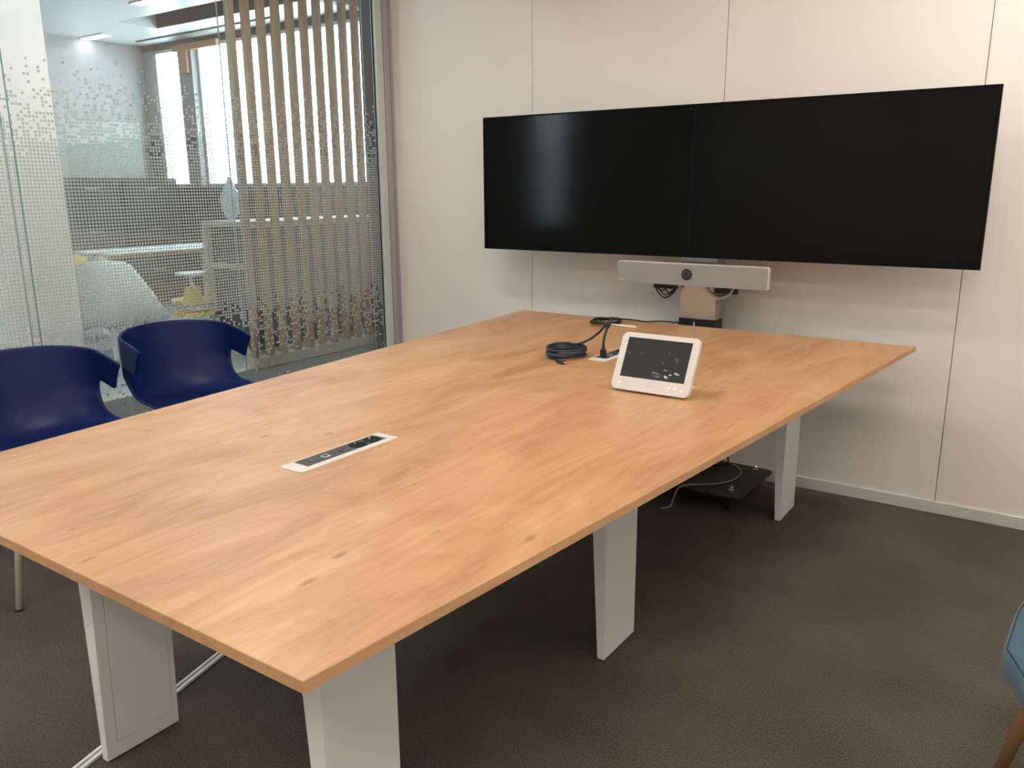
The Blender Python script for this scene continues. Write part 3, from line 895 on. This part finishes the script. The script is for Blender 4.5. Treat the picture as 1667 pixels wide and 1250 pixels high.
# cords on the base plate
cord('floor_cable', [(2.00, -0.102, 0.14), (2.05, -0.085, 0.088), (2.10, -0.095, 0.0836), (2.165, -0.150, 0.0836), (2.195, -0.225, 0.0836), (2.190, -0.320, 0.0836), (2.14, -0.400, 0.0836), (2.07, -0.455, 0.0836), (2.04, -0.500, 0.086), (2.025, -0.522, 0.070), (2.015, -0.535, 0.03), (2.01, -0.55, 0.004), (1.99, -0.60, 0.004)], 0.0034, M_greycord, 'grey power cable curling over the black floor plate of the stand')
cord('black_cable', [(2.040, -0.12, 0.0845), (2.06, -0.10, 0.115), (2.075, -0.095, 0.130), (2.09, -0.10, 0.115), (2.092, -0.11, 0.0845), (2.05, -0.17, 0.0845)], 0.0042, M_cord, 'small black cable loop standing on the stand floor plate by its column')

# ================================================================== TOUCH PANEL
tp = thing('touch_panel', 'white tilted conference touch panel standing on the oak table', 'touch screen', (2.334, -1.50, TZ))
Lh, Wd, Th = 0.178, 0.246, 0.014
tilt = math.atan2(0.154, 0.082)      # angle above horizontal
ex = Vector((1, 0, 0)); ey = Vector((0, math.cos(tilt), math.sin(tilt))); ez = ex.cross(ey)
O = Vector((2.334, -1.506, TZ + 0.0075))
def TPM(u, v, w): return Matrix(((ex.x, ey.x, ez.x, 0), (ex.y, ey.y, ez.y, 0), (ex.z, ey.z, ez.z, 0), (0, 0, 0, 1)))
MT = Matrix.Translation(O) @ TPM(0, 0, 0)
def tp_part(name, poly, w0, w1, mm, bev=0.0, seg=2, parent=None, label=None):
    bm = bmesh.new(); prism(bm, poly, w0, w1, bev, seg)
    bmesh.ops.transform(bm, matrix=MT, verts=bm.verts)
    return obj(name, bm, mm, parent or tp, label=label)
tp_part('casing', rrect(-Wd / 2, 0, Wd / 2, Lh, 0.013, 7), -Th, 0.0, M_whitep, 0.004, 3)
tp_part('screen', [(-0.1015, 0.040), (0.1015, 0.040), (0.1015, 0.163), (-0.1015, 0.163)], -0.002, 0.0004, M_touch)
# stand foot behind
bm = bmesh.new()
box(bm, (2.334 - 0.09, -1.475, TZ + 0.0005), (2.334 + 0.09, -1.37, TZ + 0.012), 0.004, 2)
obj('foot', bm, M_whitep, tp)
bm = bmesh.new()
vs = box(bm, (2.334 - 0.04, -1.47, TZ + 0.010), (2.334 + 0.04, -1.40, TZ + 0.10), 0.006, 2)
for v in vs: v.co.y += (v.co.z - TZ) * 0.35
obj('support', bm, M_whitep, tp)
for (u, v, r) in ((0.060, 0.022, 0.0048), (0.079, 0.022, 0.0048), (0.098, 0.018, 0.0048), (0.066, 0.031, 0.003), (-0.098, 0.020, 0.0048), (-0.095, 0.036, 0.003)):
    bm = bmesh.new(); cyl(bm, (u, v, 0.0), (u, v, 0.0010), r, r * 0.85, 20)
    bmesh.ops.transform(bm, matrix=MT, verts=bm.verts)
    obj('button', bm, M_whitep2, tp)
cisco(tp, 0, 0, 0, 0.016, M_ink2, tilt=MT @ Matrix.Translation((0.0, 0.021, 0.0003)))
# air bubbles under the protective film
bl = [(0.012, 0.053, 0.018, 0.010, -10, 1), (0.043, 0.052, 0.007, 0.004, -25, 2), (0.055, 0.060, 0.004, 0.0025, 10, 2), (0.074, 0.065, 0.009, 0.003, -15, 2), (0.037, 0.071, 0.008, 0.0045, 0, 1), (0.064, 0.105, 0.006, 0.009, 20, 0), (0.025, 0.092, 0.004, 0.004, 0, 0), (0.038, 0.124, 0.003, 0.004, 0, 0), (-0.048, 0.116, 0.004, 0.005, 0, 0), (-0.068, 0.149, 0.003, 0.003, 0, 0), (-0.088, 0.112, 0.005, 0.006, 0, 0)]
for (u, v, a, b_, an, br) in bl:
    bm = bmesh.new()
    bmesh.ops.create_uvsphere(bm, u_segments=20, v_segments=8, radius=1.0)
    for vv in list(bm.verts):
        x, y, z = vv.co
        x2 = x * a * (1 + 0.25 * y); y2 = y * b_ * (1 - 0.2 * x)
        c_, s_ = math.cos(math.radians(an)), math.sin(math.radians(an))
        vv.co = Vector((u + x2 * c_ - y2 * s_, v + x2 * s_ + y2 * c_, 0.0004 + z * 0.0010 * (2 if br else 1)))
    bmesh.ops.transform(bm, matrix=MT, verts=bm.verts)
    obj('film_bubble', bm, M_bubble2 if br == 2 else M_bubble, tp, True)

cord('grey_cable', [(2.30, -1.36, TZ + 0.006), (2.22, -1.05, TZ + 0.0035), (2.11, -0.66, TZ + 0.0035), (2.03, -0.44, TZ + 0.0035), (1.985, -0.32, TZ + 0.0040), (1.966, -0.272, TZ + 0.008), (1.962, -0.262, TZ - 0.02), (1.962, -0.262, TZ - 0.30), (1.96, -0.27, 0.085)], 0.0032, M_greycord, 'thin grey cable running from the touch panel over the far table edge')

# ================================================================== CABLES ON TABLE
# blue HDMI cable: plug in the far module, arc, coil, free connector
hd = thing('display_cable', 'dark blue coiled display cable plugged into the far power module', 'cable', (1.85, -1.12, TZ))
px_, py_ = 1.972, -1.108
r = 0.0043
pts = [(px_, py_, TZ + 0.050), (px_ + 0.002, py_ + 0.002, TZ + 0.075), (px_ + 0.010, py_ + 0.004, TZ + 0.105), (px_ + 0.020, py_ + 0.008, TZ + 0.128),
       (px_ + 0.018, py_ + 0.018, TZ + 0.136), (px_ + 0.0, py_ + 0.022, TZ + 0.120), (px_ - 0.035, py_ + 0.030, TZ + 0.085), (px_ - 0.08, py_ + 0.035, TZ + 0.052), (px_ - 0.125, py_ + 0.020, TZ + 0.034)]
ccx, ccy = 1.846, -1.150
turns = 7
a0 = math.radians(120)
for k in range(turns * 12 + 6):
    a = a0 + 2 * PI * k / 12
    tt = k / (turns * 12)
    rad = 0.066 + 0.005 * math.sin(k * 0.63) + 0.002 * math.sin(k * 1.9)
    z = TZ + r + 0.0295 * (1 - min(1, tt)) + 0.0015 * math.sin(k * 0.9) + 0.0015
    pts.append((ccx + rad * math.cos(a) * 0.92, ccy + rad * math.sin(a) * 1.18, z))
last = Vector(pts[-1])
end = Vector((1.893, -1.262, TZ + 0.007))
pts += [tuple(last.lerp(end, 0.5) + Vector((-0.004, -0.008, 0))), tuple(end + Vector((-0.020, 0.008, 0)))]
obj('cord', T(pts, r, 8, 5), M_blue_cord, hd, True)
bm = bmesh.new(); cyl(bm, (px_, py_, TZ + 0.030), (px_, py_, TZ + 0.056), 0.0062, 0.0045, 14)
box(bm, (px_ - 0.0105, py_ - 0.006, TZ + 0.006), (px_ + 0.0105, py_ + 0.006, TZ + 0.031), 0.0015, 2)
obj('plug', bm, M_blackp, hd, label='black plug standing upright in the power module')
bm = bmesh.new(); tube(bm, [(px_ + 0.008, py_ + 0.003, TZ + 0.100), (px_ + 0.014, py_ + 0.006, TZ + 0.116), (px_ + 0.020, py_ + 0.009, TZ + 0.133)], [0.0045, 0.0062, 0.0075, 0.0055], 10, 6)
obj('strain_relief', bm, M_blue_cord, hd, True)
dr = Vector((0.85, -0.45, 0)).normalized()
rotm = Matrix.Rotation(math.atan2(dr.y, dr.x), 3, 'Z')
e2 = end + dr * 0.004
obj('connector', B(e2 - Vector((0.024, 0.0105, 0.0058)), e2 + Vector((0.014, 0.0105, 0.0058)), 0.0025, 2, rotm), M_blue_cord, hd)
e3 = e2 + dr * 0.017
obj('contact_tip', B(e3 - Vector((0.007, 0.0072, 0.0024)), e3 + Vector((0.007, 0.0072, 0.0024)), 0.0004, 1, rotm), M_brass, hd, label='gold-coloured connector tip')

# black coil at table end, with lead to the column
pts = []
for k in range(3 * 12 + 1):
    a = math.radians(150) - 2 * PI * k / 12
    rad = 0.060 + 0.006 * math.sin(k * 0.7)
    pts.append((1.615 + rad * math.cos(a) * 0.95, -0.425 + rad * math.sin(a) * 1.35, TZ + 0.004 + 0.013 * (k / 36) + 0.0015 * math.sin(k)))
pts += [(1.700, -0.345, TZ + 0.012), (1.76, -0.325, TZ + 0.006), (1.82, -0.305, TZ + 0.010), (1.870, -0.272, TZ + 0.004), (1.888, -0.25, TZ - 0.02), (1.895, -0.24, TZ - 0.25), (1.90, -0.25, 0.086)]
cord('black_lead', pts, 0.0034, M_cord, 'black cable coiled at the far table end, leading to the steel column', n=8, sm=5)
# slim white marker
bm = bmesh.new()
cyl(bm, (1.668, -0.470, TZ + 0.0052), (1.79, -0.478, TZ + 0.0052), 0.0048, 0.0048, 14)
mk = thing('white_pen', 'slim white pen lying beside the black cable coil', 'pen', (1.73, -0.474, TZ))
obj('barrel', bm, M_whitep2, mk, True)
bm = bmesh.new(); cyl(bm, (1.646, -0.4686, TZ + 0.0062), (1.668, -0.470, TZ + 0.0062), 0.0060, 0.0060, 14)
obj('cap', bm, M_whitep2, mk, True)

# ================================================================== NAVY CHAIRS
def chair_shell():
    bm = bmesh.new()
    core, ext = 10, 5
    TC_, TE = math.radians(76), math.radians(94)
    rows = []
    def lerp(a, b, t): return a + (b - a) * t
    # centre x, centre z, side x, side half width, side z, wrap (0 flat pan .. 1 bucket)
    pan = [(0.238, 0.412, 0.225, 0.196, 0.408, 0), (0.228, 0.436, 0.216, 0.210, 0.440, 0), (0.185, 0.452, 0.178, 0.228, 0.464, 0),
           (0.11, 0.456, 0.11, 0.240, 0.496, 0.1), (0.03, 0.452, 0.035, 0.244, 0.508, 0.2), (-0.05, 0.448, -0.025, 0.243, 0.512, 0.4),
           (-0.12, 0.450, -0.065, 0.239, 0.517, 0.65), (-0.175, 0.460, -0.090, 0.235, 0.526, 0.85), (-0.215, 0.484, -0.106, 0.234, 0.538, 1),
           (-0.240, 0.524, -0.117, 0.235, 0.545, 1), (-0.256, 0.568, -0.128, 0.237, 0.561, 1), (-0.266, 0.606, -0.138, 0.239, 0.576, 1), (-0.272, 0.634, -0.146, 0.241, 0.590, 1)]
    for xc, zc, xs, ys, zs, w in pan:
        r_ = []
        for i in range(-core, core + 1):
            u = i / core; t_ = u * TC_
            k = (1 - math.cos(t_)) / (1 - math.cos(TC_))
            y = lerp(u * ys, ys * math.sin(t_) / math.sin(TC_), w)
            r_.append((xc + (xs - xc) * lerp(u * u, k, w), y, zc + (zs - zc) * abs(u) ** 2.4))
        rows.append(r_)
    band = [(-0.276, 0.650, 0.612, -0.034), (-0.282, 0.674, 0.638, -0.022), (-0.289, 0.704, 0.672, -0.008), (-0.296, 0.736, 0.692, 0.008), (-0.301, 0.758, 0.706, 0.020), (-0.304, 0.774, 0.716, 0.022)]
    n = core + ext
    for j, (xc, zc, ztip, fwd) in enumerate(band):
        r_ = []
        for i in range(-n, n + 1):
            s_ = 1 if i >= 0 else -1
            a_ = abs(i)
            t_ = TC_ * a_ / core if a_ <= core else TC_ + (TE - TC_) * (a_ - core) / ext
            kc = (1 - math.cos(t_)) / (1 - math.cos(TC_))
            xx = xc + (-0.146 - xc) * kc
            if a_ > core: xx = -0.146 + (0.146 + fwd) * (a_ - core) / ext
            yy = 0.246 * math.sin(min(t_, PI / 2)) / math.sin(TC_) * 0.985
            if a_ > core: yy = 0.2425 + 0.003 * (a_ - core) / ext
            uu = a_ / n
            r_.append((xx, s_ * yy, zc + (ztip - zc) * uu ** 2.3))
        rows.append(r_)
    V = [[bm.verts.new(p) for p in r_] for r_ in rows]
    for a, b_ in zip(V[:-1], V[1:]):
        off = (len(b_) - len(a)) // 2
        for i in range(len(a) - 1): bm.faces.new((a[i], a[i + 1], b_[i + 1 + off], b_[i + off]))
    return bm
def navy_chair(x, y, rz, label):
    t = thing('shell_armchair', label, 'chair', (x, y, 0), 'navy shell armchairs by the glass', rz)
    t['_local'] = 1
    o = obj('shell', chair_shell(), M_navy, t, True)
    md = o.modifiers.new('thick', 'SOLIDIFY'); md.thickness = 0.013; md.offset = 0
    sb = o.modifiers.new('round', 'SUBSURF'); sb.levels = 2; sb.render_levels = 2
    fr = obj('under_frame', T([(0.13, 0.16, 0.430), (0.13, -0.16, 0.430), (-0.13, -0.16, 0.430), (-0.13, 0.16, 0.430), (0.13, 0.16, 0.430)], 0.009, 10, 0), M_tube, t, True)
    for sx, sy in ((1, 1), (1, -1), (-1, 1), (-1, -1)):
        l_ = obj('leg', T([(sx * 0.13, sy * 0.15, 0.432), (sx * 0.145, sy * 0.185, 0.415), (sx * 0.150, sy * 0.200, 0.38), (sx * 0.170, sy * 0.252, 0.006)], 0.0105, 12, 0), M_tube, t, True)
        bm = bmesh.new(); cyl(bm, (sx * 0.170, sy * 0.252, 0.0), (sx * 0.1698, sy * 0.2515, 0.008), 0.0115, n=14)
        obj('glide', bm, M_rubber, l_)
    del t['_local']
    return t
navy_chair(0.36, -1.635, math.radians(-5), 'navy blue shell armchair by the glass, nearer the wall with the screens')
navy_chair(0.465, -2.29, math.radians(-3), 'navy blue shell armchair cut off at the left of the photo')

# ================================================================== TEAL CHAIR AT RIGHT
tc_ = thing('upholstered_chair', 'teal fabric chair on splayed oak legs at the right edge', 'chair', (3.56, -1.86, 0))
poly = [(3.352, -2.095), (3.291, -1.938), (3.300, -1.76), (3.322, -1.60), (3.42, -1.58), (3.72, -1.58), (3.78, -1.65), (3.78, -2.05), (3.72, -2.11), (3.44, -2.115)]
def cushion(poly, z0, z1, crown):
    bm = bmesh.new()
    n = len(poly)
    cx = sum(p[0] for p in poly) / n; cy = sum(p[1] for p in poly) / n
    # refine outline
    pl = []
    for i in range(n):
        a, b_ = poly[i], poly[(i + 1) % n]
        for k in range(4): pl.append((a[0] + (b_[0] - a[0]) * k / 4, a[1] + (b_[1] - a[1]) * k / 4))
    def ring(s, z): return [bm.verts.new((cx + (x - cx) * s, cy + (y - cy) * s, z)) for x, y in pl]
    rs = [ring(0.90, z0), ring(0.965, z0 + 0.004), ring(0.992, z0 + 0.015), ring(1.0, (z0 + z1) / 2), ring(0.993, z1 - 0.010), ring(0.975, z1 - 0.001), ring(0.955, z1 + 0.001), ring(0.85, z1 + crown * 0.1), ring(0.6, z1 + crown * 0.6), ring(0.3, z1 + crown)]
    m_ = len(pl)
    for a, b_ in zip(rs[:-1], rs[1:]):
        for i in range(m_): bm.faces.new((a[i], a[(i + 1) % m_], b_[(i + 1) % m_], b_[i]))
    bm.faces.new(rs[0][::-1]); bm.faces.new(rs[-1])
    seam = [(cx + (x - cx) * 0.962, cy + (y - cy) * 0.962, z1 + 0.0013) for x, y in pl]
    return bm, seam + [seam[0]]
bm, seam = cushion(poly, 0.405, 0.465, -0.012)
se = obj('seat', bm, M_teal, tc_, True)
obj('piping', T(seam, 0.0013, 6, 0), M_tealseam, se)
bm = bmesh.new()
vs = box(bm, (3.75, -2.12, 0.42), (3.81, -1.60, 0.86), 0.025, 3)
for v in vs: v.co.x += (v.co.z - 0.42) * 0.22 + 0.10 * 0 ; 
obj('backrest', bm, M_teal, tc_, True)
for (x, y, dx, dy) in ((3.40, -2.02, -0.085, -0.055), (3.40, -1.69, -0.085, 0.055), (3.70, -2.02, 0.09, -0.055), (3.70, -1.69, 0.09, 0.055)):
    bm = bmesh.new(); cyl(bm, (x + dx, y + dy, 0.0), (x, y, 0.415), 0.0125, 0.022, 20)
    obj('leg', bm, M_beech, tc_, True)

# ================================================================== FLOOR CABLE TRUNKING
ft = thing('floor_trunking', 'narrow white cable trunking strip lying on the carpet under the table', 'cable trunking', (1.45, -2.5, 0))
a = Vector((1.565, -2.97, 0)); b_ = Vector((1.31, -2.06, 0))
d_ = (b_ - a).normalized(); nrm = Vector((-d_.y, d_.x, 0))
def strip_box(off0, off1, z0, z1):
    bm = bmesh.new()
    p = [a + nrm * off0, a + nrm * off1, b_ + nrm * off1, b_ + nrm * off0]
    prism(bm, [(q.x, q.y) for q in p], z0, z1, 0.0008, 1)
    return bm
obj('channel', strip_box(-0.0105, 0.0105, 0.0005, 0.006), M_greycord, ft, label='grey recessed centre of the trunking')
obj('rail', strip_box(-0.0125, -0.0045, 0.0005, 0.009), M_legw, ft); obj('rail', strip_box(0.0045, 0.0125, 0.0005, 0.009), M_legw, ft)
